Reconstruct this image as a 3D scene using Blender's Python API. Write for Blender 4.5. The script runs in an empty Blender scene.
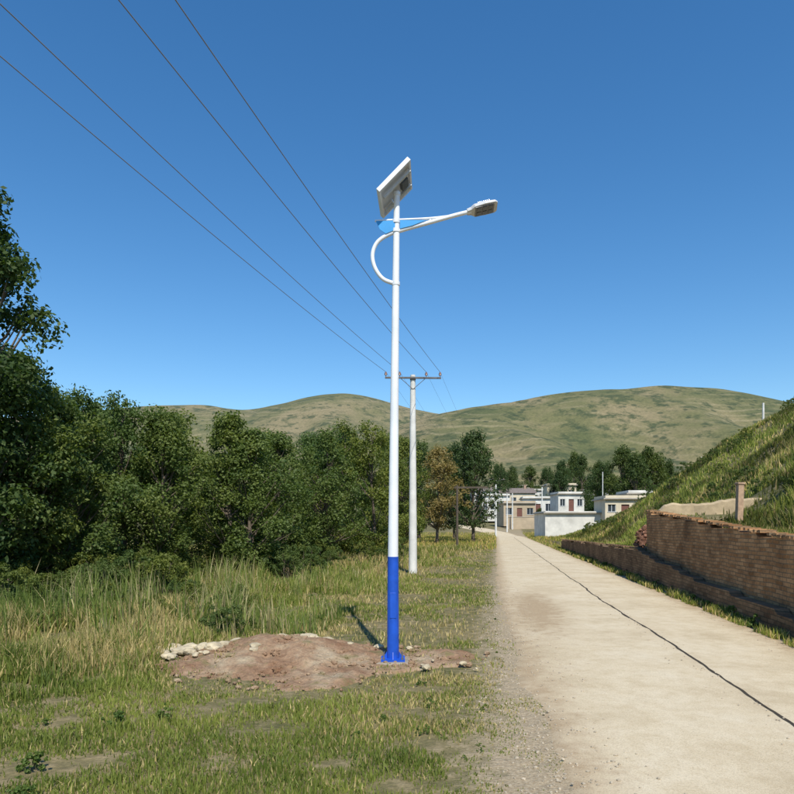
import bpy, math, random
import numpy as np
from mathutils import Vector, Matrix
random.seed(7); RS=np.random.RandomState(11)
scene=bpy.context.scene

# ---------------------------------------------------------------- helpers
def mat_new(name):
    m=bpy.data.materials.new(name); m.use_nodes=True
    nt=m.node_tree; b=nt.nodes['Principled BSDF']
    return m,nt,b
def L(nt,a,b): nt.links.new(a,b)
def noise_node(nt,scale,detail=4,rough=.55,vec=None,dist=0):
    n=nt.nodes.new('ShaderNodeTexNoise'); n.inputs['Scale'].default_value=scale
    n.inputs['Detail'].default_value=detail; n.inputs['Roughness'].default_value=rough
    n.inputs['Distortion'].default_value=dist
    if vec is not None: L(nt,vec,n.inputs['Vector'])
    return n
def ramp(nt,fac,stops):
    r=nt.nodes.new('ShaderNodeValToRGB'); L(nt,fac,r.inputs['Fac'])
    e=r.color_ramp.elements
    while len(e)<len(stops): e.new(.5)
    for i,(p,c) in enumerate(stops):
        e[i].position=p; e[i].color=(*c,1) if len(c)==3 else c
    return r
def mix(nt,fac,a,b,mode='MIX'):
    m=nt.nodes.new('ShaderNodeMix'); m.data_type='RGBA'; m.blend_type=mode
    for s,v in ((m.inputs[0],fac),(m.inputs[6],a),(m.inputs[7],b)):
        if isinstance(v,(int,float)): s.default_value=v
        elif isinstance(v,tuple): s.default_value=(*v,1)
        else: L(nt,v,s)
    return m.outputs[2]
def bump(nt,b,h,strength=.5,dist=.02):
    n=nt.nodes.new('ShaderNodeBump'); n.inputs['Strength'].default_value=strength
    n.inputs['Distance'].default_value=dist
    L(nt,h,n.inputs['Height']); L(nt,n.outputs['Normal'],b.inputs['Normal'])
def pos(nt):
    return nt.nodes.new('ShaderNodeNewGeometry').outputs['Position']
def objc(nt):
    return nt.nodes.new('ShaderNodeTexCoord').outputs['Object']
def attr(nt,name):
    a=nt.nodes.new('ShaderNodeAttribute'); a.attribute_name=name; return a
def simple_mat(name,col,rough=.6,var=.25,scale=6,metal=0,bmp=0.0,spec=.3):
    m,nt,b=mat_new(name)
    n=noise_node(nt,scale,6,.6,pos(nt))
    lo=tuple(c*(1-var) for c in col); hi=tuple(min(1,c*(1+var*.6)) for c in col)
    r=ramp(nt,n.outputs['Fac'],[(.3,lo),(.7,hi)])
    L(nt,r.outputs['Color'],b.inputs['Base Color'])
    b.inputs['Roughness'].default_value=rough; b.inputs['Metallic'].default_value=metal
    b.inputs['Specular IOR Level'].default_value=spec
    if bmp: bump(nt,b,n.outputs['Fac'],bmp,.02)
    return m

class MB:
    def __init__(s): s.v=[];s.f=[];s.m=[]
    def add(s,vs,fs,mi=0):
        o=len(s.v); s.v+= [tuple(p) for p in vs]
        for f in fs: s.f.append(tuple(i+o for i in f)); s.m.append(mi)
    def box(s,x0,x1,y0,y1,z0,z1,mi=0):
        s.add([(x0,y0,z0),(x1,y0,z0),(x1,y1,z0),(x0,y1,z0),(x0,y0,z1),(x1,y0,z1),(x1,y1,z1),(x0,y1,z1)],
              [(0,3,2,1),(4,5,6,7),(0,1,5,4),(1,2,6,5),(2,3,7,6),(3,0,4,7)],mi)
    def obox(s,M,sx,sy,sz,mi=0):
        vs=[M@Vector((a*sx/2,b*sy/2,c*sz/2)) for c in(-1,1) for a,b in((-1,-1),(1,-1),(1,1),(-1,1))]
        s.add(vs,[(0,3,2,1),(4,5,6,7),(0,1,5,4),(1,2,6,5),(2,3,7,6),(3,0,4,7)],mi)
    def tube(s,pts,rad,n=12,mi=0,cap=True):
        pts=[Vector(p) for p in pts]
        if not hasattr(rad,'__len__'): rad=[rad]*len(pts)
        vs=[];up=None
        for i,p in enumerate(pts):
            d=(pts[min(i+1,len(pts)-1)]-pts[max(i-1,0)]).normalized()
            if up is None: up=d.orthogonal().normalized()
            up=(up-d*up.dot(d)).normalized(); w=d.cross(up)
            for k in range(n):
                a=2*math.pi*k/n; vs.append(p+(up*math.cos(a)+w*math.sin(a))*rad[i])
        fs=[]
        for i in range(len(pts)-1):
            for k in range(n):
                a=i*n+k;b=i*n+(k+1)%n; fs.append((a,b,b+n,a+n))
        if cap: fs.append(tuple(range(n))[::-1]); fs.append(tuple((len(pts)-1)*n+k for k in range(n)))
        s.add(vs,fs,mi)
    def obj(s,name,mats,parent=None,smooth=False,loc=(0,0,0),bev=0):
        me=bpy.data.meshes.new(name); me.from_pydata(s.v,[],s.f)
        for m in mats: me.materials.append(m)
        me.polygons.foreach_set('material_index',s.m)
        if smooth:
            me.polygons.foreach_set('use_smooth',[True]*len(s.f))
        me.update()
        o=bpy.data.objects.new(name,me); scene.collection.objects.link(o); o.location=loc
        if parent: o.parent=parent
        if smooth:
            e=o.modifiers.new('es','EDGE_SPLIT'); e.split_angle=math.radians(40)
        if bev:
            b=o.modifiers.new('bv','BEVEL'); b.width=bev; b.segments=2; b.limit_method='ANGLE'
        return o
def empty(name,loc=(0,0,0)):
    o=bpy.data.objects.new(name,None); scene.collection.objects.link(o); o.location=loc; o.empty_display_size=.2
    return o
def np_mesh(name,V,F,counts,col=None,mats=(),midx=None):
    me=bpy.data.meshes.new(name)
    me.vertices.add(len(V)); me.vertices.foreach_set('co',np.ascontiguousarray(V,dtype=np.float32).ravel())
    me.loops.add(len(F)); me.loops.foreach_set('vertex_index',np.ascontiguousarray(F,dtype=np.int32))
    me.polygons.add(len(counts))
    st=np.concatenate([[0],np.cumsum(counts)[:-1]]).astype(np.int32)
    me.polygons.foreach_set('loop_start',st)
    try: me.polygons.foreach_set('loop_total',np.asarray(counts,dtype=np.int32))
    except Exception: pass
    for m in mats: me.materials.append(m)
    if midx is not None: me.polygons.foreach_set('material_index',np.asarray(midx,dtype=np.int32))
    me.update(calc_edges=True)
    if col is not None:
        a=me.color_attributes.new('col','FLOAT_COLOR','POINT')
        c=np.ones((len(V),4),dtype=np.float32); c[:,:3]=col; a.data.foreach_set('color',c.ravel())
    return me
_lat={}
def vn(x,y,sc,seed=0):
    if seed not in _lat: _lat[seed]=np.random.RandomState(seed+100).rand(256,256)
    T=_lat[seed]; x=np.asarray(x,float)/sc; y=np.asarray(y,float)/sc
    xi=np.floor(x).astype(int); yi=np.floor(y).astype(int); fx=x-xi; fy=y-yi
    fx=fx*fx*(3-2*fx); fy=fy*fy*(3-2*fy)
    a=T[xi&255,yi&255];b=T[(xi+1)&255,yi&255];c=T[xi&255,(yi+1)&255];d=T[(xi+1)&255,(yi+1)&255]
    return (a*(1-fx)+b*fx)*(1-fy)+(c*(1-fx)+d*fx)*fy
def fbm(x,y,sc,seed=0,o=4):
    r=0;a=1;t=0
    for i in range(o):
        r=r+a*vn(x,y,sc/2**i,seed+i); t+=a; a*=.5
    return r/t
def sst(a,b,x):
    t=np.clip((x-a)/(b-a),0,1); return t*t*(3-2*t)

# ---------------------------------------------------------------- terrain function
K=.155
RISE=.05
def prof(x,pts,D):
    px=np.array([p[0] for p in pts]); py=np.array([p[1] for p in pts])
    return np.interp(x,(px-397)/640*D,1.65+(525-py)/640*D)
RA=[(150,520),(300,465),(380,432),(430,416),(480,406),(520,398),(560,391),(620,385),(680,382),(740,387),(794,400),(860,416),(1000,440),(1400,470)]
RB=[(-600,440),(-200,424),(0,418),(100,411),(150,405),(200,403),(250,410),(280,403),(310,395),(335,391),(365,395),(400,405),(440,414),(520,420),(700,440),(1200,470)]
def smoothprof(x,pts,D):
    s=0
    for k in range(-4,5): s=s+prof(x+k*D*.006,pts,D)
    return s/9
def H(X,Y):
    X=np.asarray(X,float);Y=np.asarray(Y,float); u=X-K*Y
    z=RISE*np.clip(np.minimum(Y,400)-95,0,None)
    rm=sst(-1.2,-.3,u)*(1-sst(4.1,4.5,u))
    amp=.16*(1-rm)*(1-sst(60,90,Y))
    z=z+amp*(fbm(X,Y,3.,3,4)-.5)
    z=z-.03*(1-rm)*(u<2)*sst(0,1.5,-u)*(1-sst(50,90,Y))
    b=np.interp(Y,[-30,6,10,19,20.2,42,60,85],[1.0,1.15,1.32,1.92,.8,.5,.25,0])
    t=u-4.6
    g=np.clip(t-2.3,0,None)*.72; g=g/(1+(g/13)**4)**.25
    s=np.interp(Y,[-30,8,20,45,85],[.6,.85,1,1,0]); s=s*s*(3-2*s)
    z=z+np.where(t>0,b*sst(0,.15,t)+s*g+ s*.9*sst(1,6,t)*(fbm(X,Y,5,9,4)-.5)*2.4,0)
    wob=25*(fbm(X,Y,120,21,3)-.5)
    hA=smoothprof(X,RA,500)*np.clip((Y-190+wob*1.5)/310,0,1)**1.15
    hA=hA*(1-.4*sst(520,900,Y))
    hB=smoothprof(X,RB,700)*np.clip((Y-330+wob)/370,0,1)**1.1
    hB=hB*(1-.3*sst(720,1200,Y))
    gul=np.abs(fbm(X+.3*Y,Y*.35,90,31,3)-.5)*2
    hh=np.maximum(hA,hB)
    body=sst(200,330,Y)*np.where(hB>hA,1-.93*sst(560,670,Y),1-.9*sst(400,480,Y))
    hh=hh-np.clip(hh,0,25)*.8*(1-gul)**3*body + body*4.5*(fbm(X,Y,40,41,4)-.5)
    ph=hh/7.5+1.5*fbm(X,Y,160,45,2); st=ph-np.floor(ph)
    hh=hh+np.where(hh>12,(sst(.25,.75,st)-st)*7.5*.30*sst(.42,.6,fbm(X,Y,110,47,3))*body,0)
    return np.maximum(z,hh)

# ---------------------------------------------------------------- ground mesh
us=list(np.arange(-12,4.35,.3))+[4.45,4.6,4.75,5.0]+list(np.arange(5.3,26,.35))
step=.4;u=us[-1]
while u<900: u+=step; step=min(step*1.06,6); us.append(u)
step=.4;u=-12
left=[]
while u>-900: u-=step; step=min(step*1.06,6); left.append(u)
us=np.array(left[::-1]+us)
ys=list(np.arange(-40,0,1.5))+list(np.arange(0,24,.25)); step=.3;y=24
while y<1300: y+=step; step=min(step*1.03,4 if y<720 else 15); ys.append(y)
ys=np.array(ys)
U,Yg=np.meshgrid(us,ys); Xg=U+K*Yg*np.where(Yg<150,1,150/np.maximum(Yg,1e-3))
Z=H(Xg,Yg)
nr,nc=U.shape
V=np.stack([Xg,Yg,Z],-1).reshape(-1,3)
i=np.arange(nr-1)[:,None]*nc+np.arange(nc-1)[None,:]
F=np.stack([i,i+1,i+nc+1,i+nc],-1).reshape(-1)
gm,nt,b=mat_new('ground_mat')
P=pos(nt)
def math_(op,a,b_=None,c_=None):
    m=nt.nodes.new('ShaderNodeMath'); m.operation=op
    for s_,v in ((m.inputs[0],a),(m.inputs[1],b_),(m.inputs[2],c_)):
        if v is None: continue
        if isinstance(v,(int,float)): s_.default_value=v
        else: L(nt,v,s_)
    return m.outputs[0]
n1=noise_node(nt,.6,8,.6,P); n2=noise_node(nt,6,6,.65,P); n3=noise_node(nt,45,3,.6,P)
near=ramp(nt,n2.outputs['Fac'],[(.3,(.09,.095,.035)),(.48,(.17,.15,.065)),(.6,(.30,.24,.13)),(.75,(.40,.32,.19))]).outputs['Color']
near=mix(nt,.35,near,ramp(nt,n1.outputs['Fac'],[(.35,(.08,.10,.035)),(.62,(.38,.29,.165))]).outputs['Color'])
near=mix(nt,.5,near,ramp(nt,n3.outputs['Fac'],[(.3,(.4,.4,.4)),(.7,(1,1,1))]).outputs['Color'],'MULTIPLY')
sep=nt.nodes.new('ShaderNodeSeparateXYZ'); L(nt,P,sep.inputs[0])
uu_=math_('SUBTRACT',sep.outputs['X'],math_('MULTIPLY',sep.outputs['Y'],K))
sh=math_('ADD',math_('ABSOLUTE',math_('SUBTRACT',uu_,2.1)),math_('MULTIPLY_ADD',n2.outputs['Fac'],-1.1,.55))
shm=ramp(nt,math_('MULTIPLY',sh,.25),[(.50,(1,1,1)),(.62,(0,0,0))]).outputs['Color']
near=mix(nt,shm,near,ramp(nt,n3.outputs['Fac'],[(.3,(.27,.20,.12)),(.7,(.46,.38,.26))]).outputs['Color'])
nb=noise_node(nt,.006,5,.5,P)
tz=math_('ADD',math_('MULTIPLY',sep.outputs['Z'],.15),math_('MULTIPLY',nb.outputs['Fac'],9.))
fr=math_('FRACT',tz)
ter=ramp(nt,fr,[(0,(.7,.7,.7)),(.12,(.12,.12,.12)),(.7,(0,0,0)),(.93,(.8,.8,.8))]).outputs['Color']
nh=noise_node(nt,.014,7,.6,P); nh2=noise_node(nt,.07,8,.72,P)
hill=ramp(nt,nh.outputs['Fac'],[(.34,(.095,.11,.042)),(.48,(.165,.155,.066)),(.62,(.27,.215,.115))]).outputs['Color']
msk=math_('MULTIPLY',ter,ramp(nt,noise_node(nt,.02,3,.5,P).outputs['Fac'],[(.42,(0,0,0)),(.6,(.75,.75,.75))]).outputs['Color'])
hill=mix(nt,msk,hill,(.33,.27,.155))
hill=mix(nt,ramp(nt,nh2.outputs['Fac'],[(.50,(0,0,0)),(.60,(.9,.9,.9))]).outputs['Color'],hill,(.055,.075,.032))
vor=nt.nodes.new('ShaderNodeTexVoronoi'); vor.inputs['Scale'].default_value=.09; L(nt,P,vor.inputs['Vector'])
hill=mix(nt,ramp(nt,vor.outputs['Distance'],[(.15,(.75,.75,.75)),(.23,(0,0,0))]).outputs['Color'],hill,(.04,.06,.03))
hill=mix(nt,ramp(nt,noise_node(nt,.5,4,.7,P).outputs['Fac'],[(.35,(.7,.7,.7)),(.65,(.0,.0,.0))]).outputs['Color'],hill,mix(nt,1.,hill,(.5,.55,.55),'MULTIPLY'))
haze_map=nt.nodes.new('ShaderNodeMapRange'); L(nt,sep.outputs['Y'],haze_map.inputs[0]); haze_map.inputs[1].default_value=150; haze_map.inputs[2].default_value=700; haze_map.inputs[4].default_value=.18
hill=mix(nt,haze_map.outputs[0],hill,(.18,.19,.16))  # aerial haze painted into the hill colour, stronger with distance
ff=nt.nodes.new('ShaderNodeMapRange'); L(nt,sep.outputs['Y'],ff.inputs[0]); ff.inputs[1].default_value=80; ff.inputs[2].default_value=170
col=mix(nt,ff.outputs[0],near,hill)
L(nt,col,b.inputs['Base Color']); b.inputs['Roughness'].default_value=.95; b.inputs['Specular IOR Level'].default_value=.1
bump(nt,b,n2.outputs['Fac'],.8,.06)
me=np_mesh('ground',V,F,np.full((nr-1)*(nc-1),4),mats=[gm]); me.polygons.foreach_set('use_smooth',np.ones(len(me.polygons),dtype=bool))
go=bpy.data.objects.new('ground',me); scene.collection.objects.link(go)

# ---------------------------------------------------------------- road
def roadL(Y):
    return np.interp(Y,[-40,0,5.65,9.2,19.2,52,200],[.9,.65,.40,.23,.03,0,0])
def bendx(Y): return -.006*np.clip(Y-84,0,None)**2
RY=np.concatenate([np.arange(-40,0,1.),np.arange(0,30,.12),np.arange(30,135,.5)])
nC=34; RR=4.0
rv=[]
for y in RY:
    l=roadL(y)+.22*(fbm(y,0.3,1.4,61,4)-.5)+.10*(vn(y,7.3,.3,66)-.5)+.06*(vn(y,3.3,.12,67)-.5); r=RR+.16*(fbm(y,9.3,1.3,62,4)-.5)
    for k in range(nC+1):
        uu=l+(r-l)*k/nC; rv.append((uu+K*y+bendx(y),y,0))
rv=np.array(rv); 
def rz(Y): return RISE*np.clip(Y-95,0,None)+.012
ru=rv[:,0]-K*rv[:,1]-bendx(rv[:,1])
rv[:,2]=rz(rv[:,1])+.012*(1-((ru-2.2)/2)**2)+.01*(fbm(rv[:,0],rv[:,1],1.5,63,3)-.5)
edgeL=ru-roadL(rv[:,1]);edge=np.minimum(edgeL,RR-ru)
dirt=(1-sst(-.05,.65,edge))*.85
dirt=np.maximum(dirt, np.exp(-((ru-.75)/.6)**2-((rv[:,1]-12.5)/3.6)**2)*1.1)
dirt=np.maximum(dirt, np.exp(-((ru-.6)/.45)**2-((rv[:,1]-7.5)/2.5)**2)*.4)
dirt=np.maximum(dirt, np.exp(-((ru-2.35)/.14)**2)*.3)
n=len(RY); i=np.arange(n-1)[:,None]*(nC+1)+np.arange(nC)[None,:]
F=np.stack([i,i+1,i+nC+2,i+nC+1],-1).reshape(-1); cnt=[4]*((n-1)*nC)
base=len(rv); sk=[];FF=list(F)
Lr=rv.reshape(n,nC+1,3)
for side in (0,nC):
    o=base+len(sk)
    for q in range(n):
        p=Lr[q,side]; sk.append((p[0]+(-.10 if side==0 else .08),p[1],p[2]-.05))
    for q in range(n-1):
        a=q*(nC+1)+side; c=(q+1)*(nC+1)+side
        FF+= [a,c,o+q+1,o+q] if side==0 else [a,o+q,o+q+1,c]; cnt.append(4)
rvv=np.vstack([rv,np.array(sk)]); dd=np.concatenate([dirt,np.ones(len(sk))])
rm_,nt,b=mat_new('concrete_road_mat'); P=pos(nt)
a=attr(nt,'col'); s1=nt.nodes.new('ShaderNodeSeparateColor'); L(nt,a.outputs['Color'],s1.inputs[0])
n1=noise_node(nt,.9,8,.65,P); n2=noise_node(nt,80,3,.7,P); n4=noise_node(nt,5,8,.7,P); n5=noise_node(nt,260,2,.6,P)
c=ramp(nt,n1.outputs['Fac'],[(.3,(.56,.455,.30)),(.5,(.67,.56,.385)),(.7,(.72,.62,.45))]).outputs['Color']
c=mix(nt,.45,c,ramp(nt,n2.outputs['Fac'],[(.34,(.58,.55,.50)),(.52,(1,1,1))]).outputs['Color'],'MULTIPLY')
c=mix(nt,.35,c,ramp(nt,n5.outputs['Fac'],[(.35,(.5,.5,.5)),(.6,(1.1,1.1,1.1))]).outputs['Color'],'MULTIPLY')
c=mix(nt,.4,c,ramp(nt,n4.outputs['Fac'],[(.34,(.70,.64,.54)),(.58,(1,1,1))]).outputs['Color'],'MULTIPLY')
dm=nt.nodes.new('ShaderNodeMath'); dm.operation='MULTIPLY_ADD'; L(nt,n4.outputs['Fac'],dm.inputs[0]); dm.inputs[1].default_value=2.4; dm.inputs[2].default_value=-1.2
dm2=nt.nodes.new('ShaderNodeMath'); dm2.operation='ADD'; L(nt,dm.outputs[0],dm2.inputs[0]); L(nt,s1.outputs[0],dm2.inputs[1])
dr=ramp(nt,dm2.outputs[0],[(.25,(0,0,0)),(.95,(.9,.9,.9))])
c=mix(nt,dr.outputs['Color'],c,ramp(nt,n2.outputs['Fac'],[(.35,(.29,.20,.12)),(.6,(.44,.33,.20))]).outputs['Color'])
L(nt,c,b.inputs['Base Color']); b.inputs['Roughness'].default_value=.95; b.inputs['Specular IOR Level'].default_value=.12
bump(nt,b,n2.outputs['Fac'],.5,.008)
me=np_mesh('road',rvv,FF,cnt,col=np.repeat(dd[:,None],3,1),mats=[rm_])
road=bpy.data.objects.new('road',me); scene.collection.objects.link(road)
def road_top(x,y):
    u_=x-K*y-float(bendx(y)); return float(rz(y))+.012*(1-((u_-2.2)/2)**2)+.01*float(fbm(x,y,1.5,63,3)-.5)
crack_mat=simple_mat('crack_dark',(.06,.048,.033),1,.5,30)
mb=MB()
vs=[];Ys=np.concatenate([np.arange(2,30,.05),np.arange(30,84,.4)])
for y in Ys:
    uc=2.28+.07*(fbm(y,3.1,2.5,71,4)-.5)*2+.035*(fbm(y,8.1,.3,74,3)-.5)+ (.12 if y<7 else .12*max(0,1-(y-7)/6))
    w=.005+.026*float(fbm(y,1.1,.25,72,3))**1.3
    x=uc+K*y
    vs+=[(x-w,y,road_top(x-w,y)+.004),(x+w,y,road_top(x+w,y)+.004)]
mb.add(vs,[(2*k,2*k+1,2*k+3,2*k+2) for k in range(len(Ys)-1)])
mb.obj('expansion_joint',[crack_mat],road)

# ---------------------------------------------------------------- brick walls
def brick_mat(name,c1,c2,mort,along):
    m,nt,b=mat_new(name); P=pos(nt)
    sp=nt.nodes.new('ShaderNodeSeparateXYZ'); L(nt,P,sp.inputs[0])
    cb=nt.nodes.new('ShaderNodeCombineXYZ'); L(nt,sp.outputs[along],cb.inputs[0]); L(nt,sp.outputs['Z'],cb.inputs[1])
    nz=noise_node(nt,1.2,3,.5,P)
    ad=nt.nodes.new('ShaderNodeVectorMath'); ad.operation='ADD'; 
    sc=nt.nodes.new('ShaderNodeVectorMath'); sc.operation='SCALE'; L(nt,nz.outputs['Color'],sc.inputs[0]); sc.inputs['Scale'].default_value=.07
    L(nt,cb.outputs[0],ad.inputs[0]); L(nt,sc.outputs[0],ad.inputs[1])
    br=nt.nodes.new('ShaderNodeTexBrick'); L(nt,ad.outputs[0],br.inputs['Vector'])
    br.inputs['Scale'].default_value=1; br.inputs['Brick Width'].default_value=.25; br.inputs['Row Height'].default_value=.072
    br.inputs['Mortar Size'].default_value=.009; br.inputs['Bias'].default_value=0
    br.inputs['Color1'].default_value=(*c1,1); br.inputs['Color2'].default_value=(*c2,1); br.inputs['Mortar'].default_value=(*mort,1)
    n=noise_node(nt,1.1,7,.65,P); n2=noise_node(nt,25,4,.6,P)
    c=mix(nt,.85,br.outputs['Color'],ramp(nt,n.outputs['Fac'],[(.32,(.40,.38,.36)),(.62,(1.15,1.1,1.0))]).outputs['Color'],'MULTIPLY')
    c=mix(nt,.6,c,ramp(nt,n2.outputs['Fac'],[(.3,(.5,.5,.5)),(.7,(1.2,1.2,1.2))]).outputs['Color'],'MULTIPLY')
    L(nt,c,b.inputs['Base Color']); b.inputs['Roughness'].default_value=.95; b.inputs['Specular IOR Level'].default_value=.15
    bump(nt,b,br.outputs['Fac'],-1,.016)
    return m
bm1=brick_mat('brick_brown',(.34,.18,.085),(.54,.33,.18),(.22,.17,.115),'Y')
bm2=brick_mat('brick_dark',(.17,.105,.065),(.28,.19,.12),(.12,.095,.065),'Y')
def wall(name,u0,th,ya,yb,zf,mat,jag=.03,st=.12):
    vs=[];Ys=np.arange(ya,yb+1e-3,st)
    for y in Ys:
        q=round((zf(y)+jag*(float(vn(y,2.2,.5,81))-.5)*2)/.072)*.072 if jag>0 else zf(y)
        bow=.03*(float(vn(y,5.5,2.2,82))-.5)
        for du,zz in ((0,-.3),(bow,q),(th,q),(th,-.3)): vs.append((u0+du+K*y,y,zz))
    n=len(Ys);fs=[]
    for i in range(n-1):
        for k in range(3): a=i*4+k; fs.append((a,a+4,a+5,a+1))
    fs.append((0,1,2,3)); fs.append(tuple((n-1)*4+k for k in (3,2,1,0)))
    m=MB(); m.add(vs,fs); return m.obj(name,[mat])
f1=lambda y: float(np.interp(y,[-6,10,19.3],[.95,1.42,2.03]))
f2=lambda y: float(np.interp(y,[-6,8,14,19.5,42],[.1,.22,.5,.88,.62]))
w1=wall('brick_wall',4.52,.25,-6,19.3,f1,bm1,.035)
w2=wall('brick_wall',4.27,.22,-6,42,f2,bm2,.05)
def cop(u0,w,ya,yb,zf,mat,parent,h=.05,p=.12):
    m=MB(); y=ya
    while y<yb:
        z=zf(y)+random.uniform(-.015,.004); l=.12
        if random.random()>p+.5*(float(vn(y,1,.9,84))>.6):
            M=Matrix.Translation((u0+w/2+K*y+random.uniform(-.02,.02),y+l/2,z+h/2))@Matrix.Rotation(-math.atan(K)+random.uniform(-.06,.06),4,'Z')@Matrix.Rotation(random.uniform(-.03,.03),4,'X')
            m.obox(M,w+random.uniform(-.03,.03),l*.93,h)
        y+=l
    m.obj('coping_bricks',[mat],parent)
cop(4.50,.28,-6,19.1,lambda y:f1(y)+.03,bm1,w1)
cop(4.25,.25,19.6,42,lambda y:f2(y)+.045,bm2,w2,p=.35)
mud=simple_mat('mud',(.44,.34,.21),.95,.35,3,bmp=.6)
m=MB();vs=[];N=60
p0=Vector((7.75,19.2,0));p1=Vector((10.6,17.9,0));dn=Vector((.3,1,0)).normalized()*.35
for k in range(N+1):
    t=k/N;p=p0.lerp(p1,t); zt=2.22+.26*t+.24*float(fbm(t*4,1.7,.6,91,5)-.5)-.5*max(0,.08-t)*4; zb=float(H(p.x,p.y))-.6
    w_=.06*float(fbm(t*9,3,1,92,3))
    for q,(s_,z_) in enumerate(((0,zb),(.0,zt-.06),(.15,zt),(.85,zt),(1,zt-.06),(1,zb))):
        pp=p+dn*s_; vs.append((pp.x,pp.y-(w_ if q==1 else 0)-(.12 if q==0 else 0),z_))
fs=[]
for i in range(N):
    for k in range(5): a=i*6+k; fs.append((a,a+1,a+7,a+6))
fs.append((0,1,2,3,4,5));fs.append(tuple(N*6+k for k in (5,4,3,2,1,0)))
m.add(vs,fs);m.obj('mud_wall',[mud])
pm=simple_mat('post_clay',(.46,.31,.20),.9,.3,12)
m=MB();x,y=8.45,15.8;z=float(H(x,y)); M=Matrix.Translation((x,y,z+.3))@Matrix.Rotation(.03,4,'Y')
m.obox(M,.14,.14,1.3); m.obox(M@Matrix.Translation((0,0,.675)),.18,.18,.05)
m.obj('gate_post',[pm],bev=.012)
m=MB()
for k in range(300):
    r=abs(random.gauss(0,.42));a=random.uniform(0,6.28);x=8.2+r*math.cos(a)*.8;y=21.0+r*math.sin(a)
    z=float(H(x,y))+max(0,.85-r*.8)*random.uniform(.6,1)
    M=Matrix.Translation((x,y,z))@Matrix.Rotation(random.uniform(0,3),4,'Z')@Matrix.Rotation(random.uniform(-.8,.8),4,'X')
    m.obox(M,.22,.11,.06)
m.obj('brick_pile',[simple_mat('red_brick',(.24,.12,.075),.9,.4,9)])

# ---------------------------------------------------------------- street lamp
white=simple_mat('white_paint',(.76,.79,.82),.4,.10,3,spec=.5)
blue=simple_mat('blue_paint',(.012,.085,.50),.45,.3,5,spec=.4)
lblue=simple_mat('light_blue_paint',(.03,.30,.68),.4,.1,4,spec=.4)
alu=simple_mat('aluminium',(.62,.64,.66),.35,.1,8,metal=.5)
bsheet=simple_mat('backsheet',(.60,.63,.67),.5,.08,6)
dark=simple_mat('led_lens',(.07,.08,.09),.2,.2,20,spec=.6)
steel=simple_mat('steel',(.35,.35,.36),.4,.3,20,metal=.8)
LX,LY=-.047,7.6; S=640/LY
def lp(px,py,dy=0): return ((px-397)/S-LX, dy, 1.65+(525-py)/S)
lz=.05
lamp=empty('street_lamp',(LX,LY,0))
zt_=lp(0,196)[2]; zb_=lp(0,557)[2]
m=MB();m.tube([(0,0,zb_),(0.02,0,3.4),(0.045,0,zt_)],[.062,.048,.035],28); m.tube([(0.045,0,zt_),(0.045,0,zt_+.04)],[.043,.043],20)
m.obj('pole',[white],lamp,True)
m=MB();m.tube([(0,0,lz+.02),(0,0,zb_+.003)],[.0715,.0645],28)
m.obj('blue_base_section',[blue],lamp,True)
m=MB();m.box(-.14,.14,-.14,.14,lz,lz+.022)
for a in range(4):
    an=a*math.pi/2; d=Vector((math.cos(an),math.sin(an),0)); q=Vector((-d.y,d.x,0))*.004
    p=[d*.068+Vector((0,0,lz+.022)),d*.115+Vector((0,0,lz+.022)),d*.073+Vector((0,0,lz+.10))]
    m.add([x+q for x in p]+[x-q for x in p],[(0,1,2),(5,4,3),(0,3,4,1),(1,4,5,2),(2,5,3,0)])
m.obj('base_flange',[blue],lamp)
m=MB()
for sx in(-1,1):
    for sy in(-1,1):
        m.tube([(sx*.108,sy*.108,lz),(sx*.108,sy*.108,lz+.075)],.009,8); m.tube([(sx*.108,sy*.108,lz+.022),(sx*.108,sy*.108,lz+.042)],.017,6)
m.obj('anchor_bolts',[steel],lamp)
m=MB();m.box(-.20,.20,-.20,.20,-.3,lz); m.obj('concrete_foot',[simple_mat('old_concrete',(.34,.29,.22),.9,.3,9,bmp=.4)],lamp,bev=.02)
m=MB();m.box(-.035,.035,-.0725,-.065,.55,.85); m.obj('access_door',[blue],lamp,bev=.003)
def cr(pts,n=8):
    pts=[Vector(p) for p in pts];P_=[pts[0]*2-pts[1]]+pts+[pts[-1]*2-pts[-2]];o=[]
    for i in range(1,len(P_)-2):
        for k in range(n):
            t=k/n;a,b_,c,d=P_[i-1:i+3]
            o.append(.5*((2*b_)+(c-a)*t+(2*a-5*b_+4*c-d)*t*t+(3*b_-a-3*c+d)*t**3))
    o.append(pts[-1]);return o
m=MB()
m.tube(cr([lp(395,284),lp(383,279),lp(375,268),lp(372.5,255),lp(377,243),lp(388,235),lp(403,230),lp(430,222.5),lp(455,215.5),lp(471,211.5)]),.024,16)
m.tube(cr([lp(375,221),lp(400,220),lp(430,218.5),lp(452,216)]),.014,14)
m.tube([lp(430,219.5),lp(430,223)],.012,10)
m.obj('curved_arm',[white],lamp,True)
m=MB()
def plate(poly,y0,th,mi=0):
    n=len(poly);f=[lp(x,y,y0-th) for x,y in poly];k=[lp(x,y,y0+th) for x,y in poly]
    m.add(f+k,[tuple(range(n)),tuple(range(2*n-1,n-1,-1))]+[(i,i+n,(i+1)%n+n,(i+1)%n) for i in range(n)],mi)
plate([(376,222.5),(380,231),(386,235),(395,231),(395,222)],-.03,.004)
plate([(400,221.5),(400,230),(412,227),(426,221.5)],-.03,.004)
m.obj('decorative_fin',[lblue],lamp)
m=MB()
for zc in (lp(0,284)[2],lp(0,222)[2],lp(0,231)[2]): m.tube([(.035,0,zc-.02),(.035,0,zc+.02)],.047,20)
m.obj('arm_collars',[white],lamp,True)
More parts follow.
